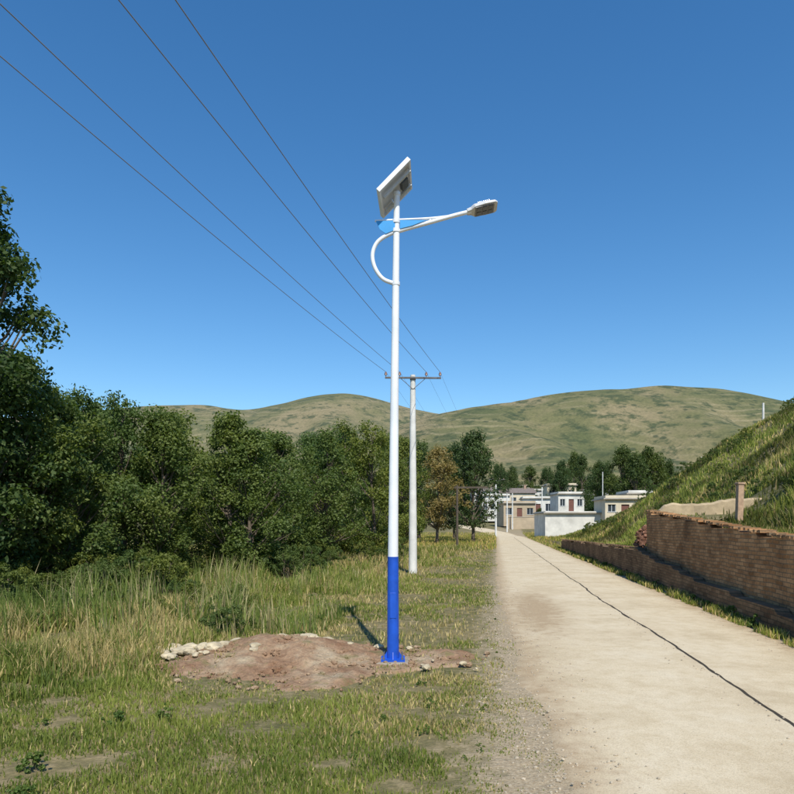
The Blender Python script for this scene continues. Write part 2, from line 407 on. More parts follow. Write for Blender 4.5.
hd=Vector(lp(497,205.5))-Vector(lp(467,212.5)); hl=hd.length; hd.normalize()
Mh=Matrix.Translation((Vector(lp(467,212.5))+Vector(lp(497,205.5)))/2)@Vector((1,0,0)).rotation_difference(hd).to_matrix().to_4x4()@Matrix.Rotation(math.radians(-14),4,'X')
m=MB()
prof_=[(-.5,.035,.03),(-.36,.05,.035),(-.25,.085,.045),(.1,.10,.045),(.42,.095,.03),(.5,.07,.016)]
vs=[];
for t,w,h in prof_:
    x=t*hl
    for yy,zz in((-w,-.018),(w,-.018),(w,h*.3),(w*.7,h),(-w*.7,h),(-w,h*.3)): vs.append(Mh@Vector((x,yy,zz)))
fs=[]
for i in range(len(prof_)-1):
    for k in range(6): a=i*6+k;b_=i*6+(k+1)%6; fs.append((a,b_,b_+6,a+6))
fs.append((5,4,3,2,1,0)); fs.append(tuple(len(vs)-6+k for k in range(6)))
m.add(vs,fs); 
m.obj('lamp_head',[simple_mat('head_grey',(.55,.56,.57),.4,.08,8)],lamp,bev=.006)
m=MB(); m.obox(Mh@Matrix.Translation((.07*hl,0,-.022)),hl*.62,.155,.012)
for k in range(3):
    for j in range(2): m.obox(Mh@Matrix.Translation((hl*(.07+(k-1)*.19),(-.036,.036)[j],-.031)),hl*.15,.055,.008,1)
m.obj('led_module',[simple_mat('led_frame',(.2,.2,.21),.4,.1,8),dark],lamp)
m=MB()
for k in range(7): m.obox(Mh@Matrix.Translation((-.1*hl+k*.022,0,.05)),.005,.12,.018)
m.obj('cooling_fins',[alu],lamp)
A0=Vector(lp(377,194));A1=Vector(lp(407.5,162.5)); ax=(A1-A0); wA=ax.length*.98; ax.normalize()
lenB=.58
C=Vector(lp(394.5,188.5,0)); by=Vector((.07,.62,.0)).normalized(); nn=ax.cross(by).normalized()
if nn.x>0: nn=-nn
by=nn.cross(ax).normalized()
Mp=Matrix((( ax.x,by.x,nn.x,C.x),(ax.y,by.y,nn.y,C.y),(ax.z,by.z,nn.z,C.z),(0,0,0,1)))
m=MB()
m.obox(Mp,wA-.03,lenB-.03,.012,0)
for sg in(-1,1):
    m.obox(Mp@Matrix.Translation((sg*(wA/2-.0125),0,-.008)),.025,lenB,.05,1)
    m.obox(Mp@Matrix.Translation((0,sg*(lenB/2-.0125),-.008)),wA-.05,.025,.05,1)
m.obox(Mp@Matrix.Translation((0,0,.012)),wA-.05,lenB-.05,.006,2)
sc_,nt,b=mat_new('solar_cells'); br=nt.nodes.new('ShaderNodeTexBrick'); L(nt,objc(nt),br.inputs['Vector']); br.offset=0
br.inputs['Scale'].default_value=1; br.inputs['Brick Width'].default_value=.1; br.inputs['Row Height'].default_value=.1;br.inputs['Mortar Size'].default_value=.003
br.inputs['Color1'].default_value=(.01,.015,.06,1);br.inputs['Color2'].default_value=(.012,.02,.08,1);br.inputs['Mortar'].default_value=(.4,.42,.45,1)
L(nt,br.outputs['Color'],b.inputs['Base Color']); b.inputs['Roughness'].default_value=.12
m.obj('solar_panel',[bsheet,simple_mat('panel_frame',(.72,.74,.76),.4,.06,8),sc_],lamp)
m=MB()
m.obox(Mp@Matrix.Translation((.12,.0,-.045)),.10,.16,.05,0)
m.obj('junction_box',[simple_mat('jbox',(.10,.11,.12),.5,.1,9)],lamp,bev=.006)
m=MB()
for sg in(-1,1): m.obox(Mp@Matrix.Translation((0,sg*.14,-.05)),wA*.86,.035,.03)
m.tube([(.045,0,zt_+.02),C+nn*-.05],.028,14)
m.tube([Vector((.045,0,zt_-.14)),C-nn*.06+ax*-.12],.012,8)
m.obj('panel_bracket',[alu],lamp)

# ---------------------------------------------------------------- utility poles
conc=simple_mat('pole_concrete',(.66,.65,.61),.8,.16,3,bmp=.2)
rust=simple_mat('crossarm_steel',(.13,.125,.125),.7,.3,8)
cer=simple_mat('insulator',(.22,.10,.06),.25,.2,9,spec=.6)
def upole(x,y,h,rb,rt,arm,offs,ang=0,cm=conc):
    z=float(H(x,y)); e=empty('utility_pole',(x,y,z)); h=h-z
    m=MB();m.tube([(0,0,-.4),(0,0,h*.5),(0,0,h)],[rb,(rb+rt)/2,rt],24); m.obj('shaft',[cm],e,True)
    R=Matrix.Rotation(ang,4,'Z')
    m=MB();m.obox(R@Matrix.Translation((0,-rt-.03,h-.12)),arm,.06,.055)
    m.tube([R@Vector((-arm*.22,-rt-.03,h-.14)),R@Vector((0,-rt-.01,h-.5))],.010,6)
    m.tube([R@Vector((arm*.22,-rt-.03,h-.14)),R@Vector((0,-rt-.01,h-.5))],.010,6)
    m.tube([(0,0,h-.17),(0,0,h-.07)],[rt+.012]*2,16)
    m.obj('crossarm',[rust],e)
    m=MB();tips=[]
    for o in offs:
        p=R@Vector((o,-rt-.03,h-.092))
        m.tube([p,p+Vector((0,0,.05)),p+Vector((0,0,.06)),p+Vector((0,0,.09)),p+Vector((0,0,.10)),p+Vector((0,0,.15)),p+Vector((0,0,.17))],[.012,.012,.05,.04,.05,.03,.02],10)
        tips.append(Vector((x,y,z))+p+Vector((0,0,.17)))
    m.obj('insulators',[cer],e,True)
    return e,tips
offs=[-.92,-.45,.45,.92]
e1,t1=upole(.54,21.8,6.75,.15,.085,1.9,offs,.03)
e0,t0=upole(-10.9,-25,8.6,.155,.09,3.2,[-1.5,-.8,.85,1.55],-.25)
e2,t2=upole(13.6,88,8.0,.15,.10,2.6,[-1.1,-.5,.5,1.1],.25)
cable=simple_mat('cable',(.20,.21,.235),.6,.1,4)
pw=empty('power_lines')
def wire(a,b_,sag,r):
    m=MB();pts=[]
    for k in range(61):
        t=k/60;p=a.lerp(b_,t);p.z-=4*sag*t*(1-t);pts.append(p)
    m.tube(pts,r,6); m.obj('wire',[cable],pw,True)
for a,b_ in zip(t0,t1): wire(b_,a,.86+random.uniform(-.05,.05),.0062)
for a,b_ in zip(t1,t2): wire(a,b_,1.6,.003)
wood=simple_mat('old_timber',(.10,.08,.06),.9,.3,6)
def post(name,x,y,ztop,r,mat,arm=0,armz=0,lampy=False):
    z=float(H(x,y)); m=MB(); m.tube([(0,0,-.3),(0,0,ztop-z)],[r,r*.75],10)
    if arm: m.obox(Matrix.Translation((arm/2-.2,0,ztop-z-armz)),abs(arm),.1,.12)
    if lampy:
        m.tube(cr([(0,0,ztop-z-.5),(.5,0,ztop-z-.1),(1.3,0,ztop-z+.1)],5),.04,6); m.obox(Matrix.Translation((1.5,0,ztop-z+.1)),.55,.22,.08)
    m.obj(name,[mat],None,True,(x,y,z))
post('timber_post',3.95,42,4.25,.09,wood,2.2,.15)
post('concrete_post',17.9,104,6.8,.13,conc)
post('concrete_post',22.9,101,7.6,.12,conc)
post('concrete_post',20.2,112,7.2,.12,conc)
post('concrete_post',26.9,47,10.6,.09,conc)
post('street_lamp',33.3,70,9.1,.07,conc,lampy=True)
post('concrete_post',27.0,84,8.6,.07,conc)

# ---------------------------------------------------------------- houses
cream=simple_mat('cream_render',(.62,.54,.40),.85,.15,.8)
whitew=simple_mat('whitewash',(.66,.64,.58),.85,.25,.8)
tanw=simple_mat('adobe',(.45,.36,.25),.9,.2,.8)
brickr=simple_mat('house_brick',(.38,.26,.19),.9,.2,1.5)
roofm=simple_mat('roof_slab',(.40,.36,.30),.9,.2,1)
tile=simple_mat('roof_tile',(.20,.165,.145),.85,.25,3)
glass=simple_mat('window_glass',(.04,.05,.06),.1,.2,4,spec=.8)
frm=simple_mat('frame',(.55,.57,.58),.5,.1,4)
doorm=simple_mat('door_paint',(.18,.08,.06),.6,.2,4)
def house(name,x,y,w,d,h,wm,rot=0,gable=False,z=None,nw=3,door=True,para=.3):
    zt=float(H(x,y)) if z is None else z
    e=empty(name,(x,y,zt)); e.rotation_euler=(0,0,rot)
    m=MB(); T=.25
    m.box(-w/2,w/2,d-T,d,-1.2,h); m.box(-w/2,-w/2+T,T,d-T,-1.2,h); m.box(w/2-T,w/2,T,d-T,-1.2,h)
    slots=nw+(1 if door else 0); cw=w/max(slots,1); ops=[]
    for k in range(slots):
        c=-w/2+cw*(k+.5); isd=door and k==slots//2
        ow=min(1.0 if isd else 1.4,cw*.6); ops.append((c-ow/2,c+ow/2,0 if isd else h*.33,h*.72,isd))
    xx=-w/2
    for a,b_,z0,z1,isd in ops:
        m.box(xx,a,0,T,-1.2,h); m.box(a,b_,0,T,z1,h); m.box(a,b_,0,T,-1.2,z0); xx=b_
    m.box(xx,w/2,0,T,-1.2,h)
    m.obj('walls',[wm],e)
    g=MB();f=MB();dm_=MB()
    for a,b_,z0,z1,isd in ops:
        if isd: dm_.box(a,b_,.14,.19,z0,z1)
        else:
            g.box(a,b_,.15,.17,z0,z1)
            for q in (a,(a+b_)/2-.03,b_-.06): f.box(q,q+.06,.10,.149,z0,z1)
            f.box(a-.05,b_+.05,-.06,.09,z0-.08,z0-.003)
    if g.v: g.obj('window_panes',[glass],e); f.obj('window_frames',[frm],e)
    if dm_.v: dm_.obj('door',[doorm],e)
    r=MB()
    if gable:
        o=.4
        vs=[(-w/2-o,-o,h+.003),(w/2+o,-o,h+.003),(w/2+o,d+o,h+.003),(-w/2-o,d+o,h+.003),(-w/2-o,d/2,h+d*.22),(w/2+o,d/2,h+d*.22)]
        r.add(vs,[(0,1,5,4),(2,3,4,5),(0,4,3),(1,2,5),(0,3,2,1)]); r.obj('roof',[tile],e)
        r=MB(); r.box(w*.25,w*.25+.5,d*.4,d*.4+.5,h+.2,h+d*.22+.7); r.obj('chimney',[brickr],e)
    else:
        r.box(-w/2-.25,w/2+.25,-.35,d+.2,h+.003,h+.16); r.obj('roof',[roofm],e)
        if para:
            r=MB();r.box(-w/2,w/2,-.1,.1,h+.163,h+.163+para); r.box(-w/2,-w/2+.2,.1,d,h+.163,h+.163+para); r.box(w/2-.2,w/2,.1,d,h+.163,h+.163+para); r.obj('parapet',[wm],e)
    return e
house('village_house',21.0,76,6.8,6,2.5,whitew,.0,nw=0,door=False,z=.5,para=.1)
house('village_house',26.4,74,4.6,5,2.1,cream,-.05,nw=2,z=2.5)
house('village_house',30.2,78,4.0,5,2.2,whitew,-.05,nw=1,z=3.2)
house('village_house',22.6,118,6,6,3.0,tanw,.1,nw=2,z=2.6)
house('village_house',27.8,126,6,6,3.6,whitew,-.1,nw=2,z=3.2)
house('village_house',21.0,136,6,6,4.2,whitew,.05,False,nw=3,z=3.6)
house('village_house',28,148,8,6,3.6,cream,.05,True,nw=3,z=5.4)
house('village_house',38,160,9,6,4,whitew,-.1,False,nw=3,z=6.2)
house('village_house',25.0,175,8,6,3.6,whitew,.05,True,nw=3,z=7.2)
house('village_house',33.0,190,8,6,3.6,whitew,.05,nw=3,z=8)
house('village_house',30.5,112,4.6,5,3.0,whitew,.05,nw=2,z=4.0)
house('village_house',34.5,134,6,5,3.4,cream,-.05,nw=2,z=6.5)
house('village_house',52,170,10,6,3.6,whitew,-.1,nw=3,z=7)
house('village_house',62,190,12,7,4,tanw,0,True,nw=4,z=9)
house('village_house',44,205,9,7,4,cream,.1,nw=4,z=10)
house('village_house',62,120,8,6,4,cream,-.2,nw=3,z=9)
m=MB();m.box(0,7,0,.3,-1,1.6,0);m.box(-.05,7.05,-.06,.36,1.603,1.7,1)
cw_=m.obj('courtyard_wall',[whitew,roofm],loc=(20.0,92,.2)); cw_.rotation_euler=(0,0,-.15)
m=MB();m.box(0,12,0,.3,-1,1.9,0);m.box(-.05,12.05,-.06,.36,1.903,2.0,1)
cw_=m.obj('courtyard_wall',[tanw,roofm],loc=(19.5,113,1.1)); cw_.rotation_euler=(0,0,.05)

# ---------------------------------------------------------------- vegetation
def leaf_mat(name,tr=.3,tint=(1,1,1)):
    m,nt,b=mat_new(name); a=attr(nt,'col')
    oi=nt.nodes.new('ShaderNodeObjectInfo')
    r=ramp(nt,oi.outputs['Random'],[(0,(.75,.85,.85)),(.5,(1,1,1)),(1,(1.35,1.15,.85))])
    c=mix(nt,1.,a.outputs['Color'],r.outputs['Color'],'MULTIPLY'); c=mix(nt,1.,c,tint,'MULTIPLY')
    L(nt,c,b.inputs['Base Color']); b.inputs['Roughness'].default_value=.55; b.inputs['Specular IOR Level'].default_value=.25
    t=nt.nodes.new('ShaderNodeBsdfTranslucent'); tc=mix(nt,1.,c,(1.35,1.5,.6),'MULTIPLY'); L(nt,tc,t.inputs['Color'])
    ms=nt.nodes.new('ShaderNodeMixShader'); ms.inputs[0].default_value=tr
    L(nt,b.outputs[0],ms.inputs[1]); L(nt,t.outputs[0],ms.inputs[2]); L(nt,ms.outputs[0],nt.nodes['Material Output'].inputs['Surface'])
    return m
leafm=leaf_mat('leaves',.35)
grassm=leaf_mat('grass_blades',.3)
bark=simple_mat('bark',(.15,.12,.09),.95,.35,14,bmp=.6)
def tree_mesh(name,seed,h,w,cb,ncl,nlf,ls,shape='ov',c0=(.055,.095,.022),c1=(.175,.22,.06),trunk=.09,stems=1,csz=1.):
    R=np.random.RandomState(seed); rr=random.Random(seed)
    mb=MB(); cl=[]
    def env(t):
        if shape=='ov': return w/2*max(.12,math.sin(math.pi*min(1,max(0,t))**.75))**.7
        if shape=='col': return w/2*(.35+.65*math.sin(math.pi*min(1,t*.85+.12)))*(1-.5*max(0,t-.6)/.4)
        return w/2*math.sqrt(max(.05,1-(t*1.0)**2))
    for st in range(stems):
        bx=rr.uniform(-.25,.25)*w*(stems>1)
        by_=rr.uniform(-.25,.25)*w*(stems>1)
        tp=[];n=9;x=bx;y=by_
        for k in range(n):
            x+=rr.uniform(-.03,.03)*h*.5;y+=rr.uniform(-.03,.03)*h*.5
            tp.append(Vector((x,y,-.15+(h*.93)*k/(n-1))))
        mb.tube(tp,[trunk*(1-.88*k/(n-1))*(1.25 if k==0 else 1) for k in range(n)],8,0)
        for k in range(ncl//stems):
            t=rr.random()**.9; zc=h*(cb+(1-cb)*t*.96)
            a=rr.uniform(0,2*math.pi); rad=env(t)*(rr.random()**.42)*rr.uniform(.75,1.08)
            rad*=.62+.7*float(vn(a*1.6+seed,t*5,1,seed%20))
            ctr=tp[min(n-1,int(zc/h*(n-1)))]
            c=Vector((ctr.x+math.cos(a)*rad,ctr.y+math.sin(a)*rad,zc)); cl.append(c)
            if k%2==0:
                z0=max(.15*h,zc-rad*.8-.08*h); f=(z0+.15)/(h*.93)*(n-1); q=min(n-2,max(0,int(f))); f-=q
                s=tp[q].lerp(tp[q+1],max(0,min(1,f))); md=s.lerp(c,.5)+Vector((0,0,-.04*h*rr.random()))
                mb.tube([s,md,c],[trunk*.32,trunk*.2,trunk*.06],5,0,False)
    V0=np.array([tuple(p) for p in mb.v]); nb_=len(V0)
    C=np.array([tuple(c) for c in cl]); nC_=len(C); sz=R.uniform(.45,1.25,nC_)*.05*(h+w)*.75*csz
    pr=sz**2; idx=R.choice(nC_,nlf,p=pr/pr.sum())
    d=R.normal(size=(nlf,3)); d/=np.linalg.norm(d,axis=1)[:,None]; rad=R.rand(nlf)**.6*1.08
    Pc=C[idx]+d*(rad*sz[idx])[:,None]*np.array([1.1,1.1,.95])
    Pc[:,2]=np.maximum(Pc[:,2],.05)
    nrm=R.normal(size=(nlf,3))*.8+d*.9+np.array([0,0,.5]); nrm/=np.linalg.norm(nrm,axis=1)[:,None]
    t1=np.cross(nrm,R.normal(size=(nlf,3))); t1/=np.linalg.norm(t1,axis=1)[:,None]; t2=np.cross(nrm,t1)
    s=ls*R.uniform(.6,1.3,nlf)[:,None]
    LV=np.stack([Pc-t1*s*.62,Pc+t2*s*.36,Pc+t1*s*.62,Pc-t2*s*.36],1).reshape(-1,3)
    br_=R.rand(nC_)[idx]*.65+R.rand(nlf)*.35
    col=np.array(c0)[None]*(1-br_[:,None])+np.array(c1)[None]*br_[:,None]
    col=np.repeat(col,4,0)
    F=[];cn=[]
    for f in mb.f: F+=list(f);cn.append(len(f))
    F=np.concatenate([np.array(F),nb_+np.arange(nlf*4)]); cn=np.concatenate([cn,np.full(nlf,4)])
    V=np.vstack([V0,LV]); colall=np.vstack([np.full((nb_,3),.1),col])
    mi=np.concatenate([np.zeros(len(mb.f)),np.ones(nlf)])
    return np_mesh(name,V,F,cn,col=colall,mats=[bark,leafm],midx=mi)
TV=[tree_mesh('tree_a%d'%k,20+k,5.4,3.4,(.08,.14,.11)[k%3],125,20000,.08,'ov',stems=1+k%2) for k in range(6)]
TC=[tree_mesh('tree_col%d'%k,40+k,9.3,2.9,.10,150,24000,.09,'col',c0=(.035,.07,.018),c1=(.11,.15,.04),trunk=.13,csz=.8) for k in range(2)]
TD=[tree_mesh('tree_round%d'%k,60+k,9,7.2,.14,130,14000,.18,'ov',c0=(.035,.065,.020),c1=(.10,.14,.042),trunk=.2,stems=1) for k in range(3)]
TO=tree_mesh('tree_tan',80,8,5,.16,90,8000,.15,'ov',c0=(.15,.135,.05),c1=(.29,.23,.10),trunk=.14)
SH=[tree_mesh('shrub%d'%k,90+k,1.3,1.9,.04,50,4500,.055,'dome',c0=(.055,.095,.022),c1=(.17,.21,.06),trunk=.02,stems=4) for k in range(3)]
def place(name,me,x,y,sc=1,rz_=None,parent=None,sz=None,dz=0):
    o=bpy.data.objects.new(name,me); scene.collection.objects.link(o)
    o.location=(x,y,float(H(x,y))-.05+dz); o.scale=(sc,sc,sz if sz else sc); o.rotation_euler=(0,0,random.uniform(0,6.28) if rz_ is None else rz_)
    if parent: o.parent=parent
    return o
def tpx(name,me,mh,px,py,Y,wsc=None):
    X=(px-397)/640*Y; h=1.65+(525-py)/640*Y; s=h/mh
    place(name,me,X,Y,wsc if wsc else s,sz=s)
tpx('poplar_tree',TC[0],9.3,-28,138,13,1.05)
tpx('poplar_tree',TC[1],9.3,-54,170,16,1.2)
rowA=[(-20,335,14),(12,342,14.5),(64,392,16),(110,382,17.5),(158,408,18),(203,410,20),(247,424,20),(288,427,23),(325,428,26),(360,415,30),(400,436,36),(138,405,22),(226,418,24),(182,418,27),(90,398,23),(42,383,21),(268,431,29),(308,433,32),(345,427,36),(376,430,41),(330,432,40)]
for k,(px,py,Y) in enumerate(rowA):
    tpx('willow_tree',TV[k%6],5.45,px,py,Y,random.uniform(.85,1.08)*(1 if Y<24 else 1.15))
tpx('willow_tree',TO,8,436,446,56)
tpx('elm_tree',TD[0],9,474,431,60,.92)
tpx('elm_tree',TD[1],9,454,444,72,.9)
tpx('elm_tree',TD[2],9,418,440,70,.95)
for px,py,Y,me_,ws in ((622,447,92,1,1.1),(650,448,96,0,1.15),(602,462,97,2,.95),(636,452,89,2,1.0),(668,462,100,1,.8)):
    tpx('elm_tree',TD[me_],9,px,py,Y,ws)
for px,py,Y,me_,ws in ((562,470,132,0,.9),(582,466,138,1,1.0),(548,478,150,2,.9),(530,482,185,1,1.2),(512,480,165,0,.9),(598,472,140,1,.9),(575,466,175,2,1.2),(500,474,150,2,.9)):
    tpx('elm_tree',TD[me_],9,px,py,Y,ws)
dt=empty('distant_trees')
for k in range(130):
    Y=random.uniform(120,300); px=random.choice([random.uniform(500,760),random.uniform(390,500),random.uniform(520,680)])
    X=(px-397)/640*Y
    if 14<X<34 and Y<155: continue
    place('tree',random.choice(TD),X,Y,random.uniform(.3,.75),parent=dt)
for k in range(22):
    Y=random.uniform(45,80); X=random.uniform(-.35*Y,-2)
    place('tree',random.choice(TD),X,Y,random.uniform(.5,.62),parent=dt)
for px,Y,s in ((540,120,.4),(515,140,.5),(690,82,.3),(700,78,.25)):
    place('tree',random.choice(TD),(px-397)/640*Y,Y,s,parent=dt)
ug=empty('undergrowth')
for k in range(66):
    t=random.random(); px=-30+430*t; Y=np.interp(px,[-30,100,250,400],[12.6,14.2,18.2,30])+random.uniform(-1.8,2.4)
    X=(px-397)/640*Y; s=random.uniform(.3,.85)
    place('bush',random.choice(SH),X,Y,s,parent=ug)
for k in range(26):
    Y=random.uniform(9.5,15); X=random.uniform(-.62*Y,-.22*Y)
    place('bush',random.choice(SH),X,Y,random.uniform(.2,.42),parent=ug)
for k in range(120):
    Y=random.uniform(14,60); t=random.uniform(3.0,20); X=4.6+t+K*Y
    place('bush',random.choice(SH),X,Y,random.uniform(.25,.75),parent=ug)
for x,y,s in ((8.3,11.6,.45),(9.0,12.7,.6),(9.7,14.2,.6),(10.6,16.5,.6)): place('bush',SH[0],x,y,s,parent=ug)

# ---------------------------------------------------------------- dirt mound
MX,MY=-1.35,7.75
def mound(x,y):
    d=np.sqrt(((x-MX+.1)/1.0)**2+((y-MY-.3)/.75)**2); m1=.22*np.exp(-(d)**2*1.5)
    d2=np.sqrt(((x-.05)/1.2)**2+((y-7.7)/.8)**2); m2=.03*np.exp(-d2**2*1.6)
    return m1+m2
def dirtmask(x,y):
    a_=((x-MX)/1.2)**2+((y-MY+.1)/1.15)**2; b_=((x-.0)/.95)**2+((y-7.8)/.6)**2
    d=-np.log(np.exp(-2.5*a_)+np.exp(-2.5*b_))/2.5
    return d+2.2*(fbm(x,y,.75,55,5)-.5)
gx=np.arange(-3.4,2.2,.028);gy=np.arange(5.7,10.2,.028);GX,GY=np.meshgrid(gx,gy)
mk=dirtmask(GX,GY); hz=mound(GX,GY)
GZ=H(GX,GY)+hz*(1-sst(.9,1.6,mk))+.03*(1-sst(.5,1.3,mk))-.09*sst(.9,1.55,mk)+(.16*(fbm(GX,GY,.35,56,5)-.5)*(1-sst(.3,1.2,mk)))+.045*(fbm(GX,GY,.09,57,3)-.5)
nr,nc=GX.shape;V=np.stack([GX,GY,GZ],-1).reshape(-1,3); i=np.arange(nr-1)[:,None]*nc+np.arange(nc-1)[None,:]
quad=np.stack([i,i+1,i+nc+1,i+nc],-1).reshape(-1,4); keep=(mk.reshape(-1)[quad[:,0]]<1.7); quad=quad[keep]
dmat,nt,b=mat_new('bare_earth'); P=pos(nt)
n1=noise_node(nt,1.8,7,.65,P);n2=noise_node(nt,28,5,.7,P);n3=noise_node(nt,4,6,.7,P)
c=ramp(nt,n1.outputs['Fac'],[(.32,(.26,.145,.085)),(.5,(.39,.26,.165)),(.66,(.50,.40,.27))]).outputs['Color']
c=mix(nt,.6,c,ramp(nt,n2.outputs['Fac'],[(.3,(.42,.42,.42)),(.7,(1.15,1.1,1.05))]).outputs['Color'],'MULTIPLY')
c=mix(nt,ramp(nt,n3.outputs['Fac'],[(.54,(0,0,0)),(.64,(.65,.65,.65))]).outputs['Color'],c,(.18,.17,.07))
L(nt,c,b.inputs['Base Color']);b.inputs['Roughness'].default_value=1;b.inputs['Specular IOR Level'].default_value=.05;bump(nt,b,n2.outputs['Fac'],.9,.03)
me=np_mesh('dirt_mound',V,quad.reshape(-1),np.full(len(quad),4),mats=[dmat])
me.polygons.foreach_set('use_smooth',np.ones(len(me.polygons),dtype=bool))
o=bpy.data.objects.new('dirt_mound',me);scene.collection.objects.link(o)
import bmesh
def rocks(name,lst,mat):
    bm=bmesh.new()
    for (x,y,z,s,fl) in lst:
        M=Matrix.Translation((x,y,z))@Matrix.Rotation(random.uniform(0,6),4,'Z')@Matrix.Diagonal((s*random.uniform(.8,1.4),s,s*fl,1))
        r=bmesh.ops.create_icosphere(bm,subdivisions=3 if s>.1 else (2 if s>.03 else 1),radius=1,matrix=M)
        off=random.uniform(0,50); c=Vector((x,y,z))
        for v in r['verts']:
            d=v.co-c; k=.55+.6*float(vn(d.x/s*1.2+off,d.y/s*1.2+d.z/s,1,5))+.35*float(vn(d.x/s*4+off,d.y/s*4+d.z/s*3,1,6)); v.co=c+d*k
    me=bpy.data.meshes.new(name);bm.to_mesh(me);bm.free();me.materials.append(mat)
    o=bpy.data.objects.new(name,me);scene.collection.objects.link(o)
def gz(x,y): return float(H(x,y)+mound(x,y)+.02)
lst=[]
for k in range(1000):
    x=random.gauss(MX+.2,1.0);y=random.gauss(MY,.75)
    if float(dirtmask(x,y))<1.5: lst.append((x,y,gz(x,y)+.0,random.uniform(.008,.05)*random.uniform(.4,1),.7))
rocks('earth_clods',lst,dmat)
stone=simple_mat('pale_stone',(.50,.42,.28),.95,.4,9,bmp=.8)
lst=[]
for cx,cy,n_,sp in ((-1.4,8.75,34,.22),(-2.95,8.1,40,.26),(-2.7,7.9,10,.3),(.2,7.2,6,.3),(-.4,8.3,7,.3)):
    for k in range(n_):
        x=cx+random.gauss(0,sp*1.3);y=cy+random.gauss(0,sp*.7); lst.append((x,y,float(H(x,y))+.04+(float(mound(x,y))),random.uniform(.025,.11)*(.6 if n_<20 else 1.05),.55))
rocks('pale_rocks',lst,stone)
gr=simple_mat('gravel',(.44,.37,.27),.95,.4,15)
lst=[]
for k in range(1500):
    y=3.5+random.random()**1.6*16; uu=float(roadL(y))+abs(random.gauss(0,.24))*random.choice((-1,-1,1)); x=uu+K*y
    s=random.uniform(.004,.014); lst.append((x,y,(road_top(x,y) if uu>roadL(y) else float(H(x,y)))+s*.3,s,.7))
for k in range(400):
    y=4+random.random()**1.5*16; uu=random.choice((RR-abs(random.gauss(0,.2)),2.3+random.gauss(0,.12))); x=uu+K*y
    s=random.uniform(.004,.013); lst.append((x,y,road_top(x,y)+s*.3,s,.7))
rocks('gravel',lst,gr)

# ---------------------------------------------------------------- grass
def grass(name,X,Y,hgt,wid,col,lean=.35,zadd=None):
    n=len(X); R=RS; Z=H(X,Y)-.02
    if zadd is not None: Z=Z+zadd
    a=R.uniform(0,2*np.pi,n); la=R.uniform(0,2*np.pi,n); l=np.abs(R.normal(0,lean,n))*hgt
    wx=np.cos(a)*wid/2; wy=np.sin(a)*wid/2; lx=np.cos(la)*l; ly=np.sin(la)*l
    B=np.stack([X,Y,Z],-1); Wv=np.stack([wx,wy,0*wx],-1)
    M_=B+np.stack([lx*.35,ly*.35,hgt*.55],-1); T=B+np.stack([lx,ly,hgt*np.clip(1-.35*(l/hgt)**2,.3,1)],-1)
    V=np.stack([B-Wv,B+Wv,M_+Wv*.8,M_-Wv*.8,T],1).reshape(-1,3)
    o=np.arange(n)[:,None]*5
    F=np.concatenate([o+np.array([[0,1,2,3]]),o+np.array([[3,2,4]])],1).reshape(-1)
    cn=np.tile([4,3],n); c=np.repeat(col,5,0)
    me=np_mesh(name,V,F,cn,col=c,mats=[grassm])
    ob=bpy.data.objects.new(name,me);scene.collection.objects.link(ob);return ob
def colmix(n,X,Y,dry):
    R=RS; g0=np.array([.085,.13,.026]);g1=np.array([.27,.31,.075]);d=np.array([.50,.42,.21])
    t=np.clip(1.1*(fbm(X,Y,.9,15,3)-.5)+.5*R.rand(n)+.24,0,1)[:,None]
    c=g0*(1-t)+g1*t; isd=(R.rand(n)<dry)[:,None]
    return np.where(isd,d*R.uniform(.5,1.15,(n,1)),c)
def scat(n,y0,y1,xl,xr,pw):
    t=RS.rand(n); Y=(y0**pw+t*(y1**pw-y0**pw))**(1/pw)
    l=xl(Y);r=xr(Y); X=l+RS.rand(n)*(r-l); return X,Y
N=320000
X,Y=scat(N,3.0,45,lambda Y:-.68*Y-.8,lambda Y:roadL(Y)+K*Y+.12,.35)
mk=dirtmask(X,Y); clump=fbm(X,Y,.40,16,3); patch=fbm(X,Y,2.0,17,3)
dist=(roadL(Y)+K*Y)-X
keep=(mk>.95+1.3*(RS.rand(len(X))-.5))&(clump+.25*RS.rand(len(X))>.49)
keep|=(mk<.95)&(clump>.585)&(RS.rand(len(X))<.4)
worn=(dist<2.4)&(patch+.3*(clump-.5)>.50)&(RS.rand(len(X))<.65)&(Y>7); keep&=~worn
thin=(Y>8.5)&(X>-3.5)&(patch>.52)&(RS.rand(len(X))<.5); keep&=~thin
edgegap=(dist<.20)&(fbm(X,Y,.35,77,3)>.5)&(Y>4); keep&=~edgegap
keep&=~((np.abs(X+.05)<.2)&(np.abs(Y-7.6)<.2))
keep&=~((np.abs(X-.54)<.35)&(Y>20.0)&(Y<22.1)&(RS.rand(len(X))<.85))
X,Y,patch,clump,dist,mkk=X[keep],Y[keep],patch[keep],clump[keep],dist[keep],mk[keep]
tall=sst(1.4,4.8,-X+.25*(Y-8))*sst(.42,.6,fbm(X,Y,1.1,18,3))
hgt=(.035+.095*clump+.28*tall)*RS.uniform(.5,1.35,len(X)); hgt*=np.where(Y<7.0,.75,1)
hgt=np.where(mkk<1.6,hgt*.6,hgt); hgt*=np.clip(.4+dist*.6,.35,1)
wid=.0065+.0011*Y*RS.uniform(.7,1.3,len(X))
dry=np.clip(.15+.6*sst(.46,.64,patch)+.12*(Y>8.5)+.25*(mkk<2.0),0,.78)*np.where(Y<6.6,.65,1)
zad=np.where(mkk<1.2,mound(X,Y)*.9,0)
grass('grass',X,Y,hgt,wid,colmix(len(X),X,Y,dry),zadd=zad)
N=24000
X,Y=scat(N,7.6,28,lambda Y:-.66*Y,lambda Y:.02*Y-1.2,.6)
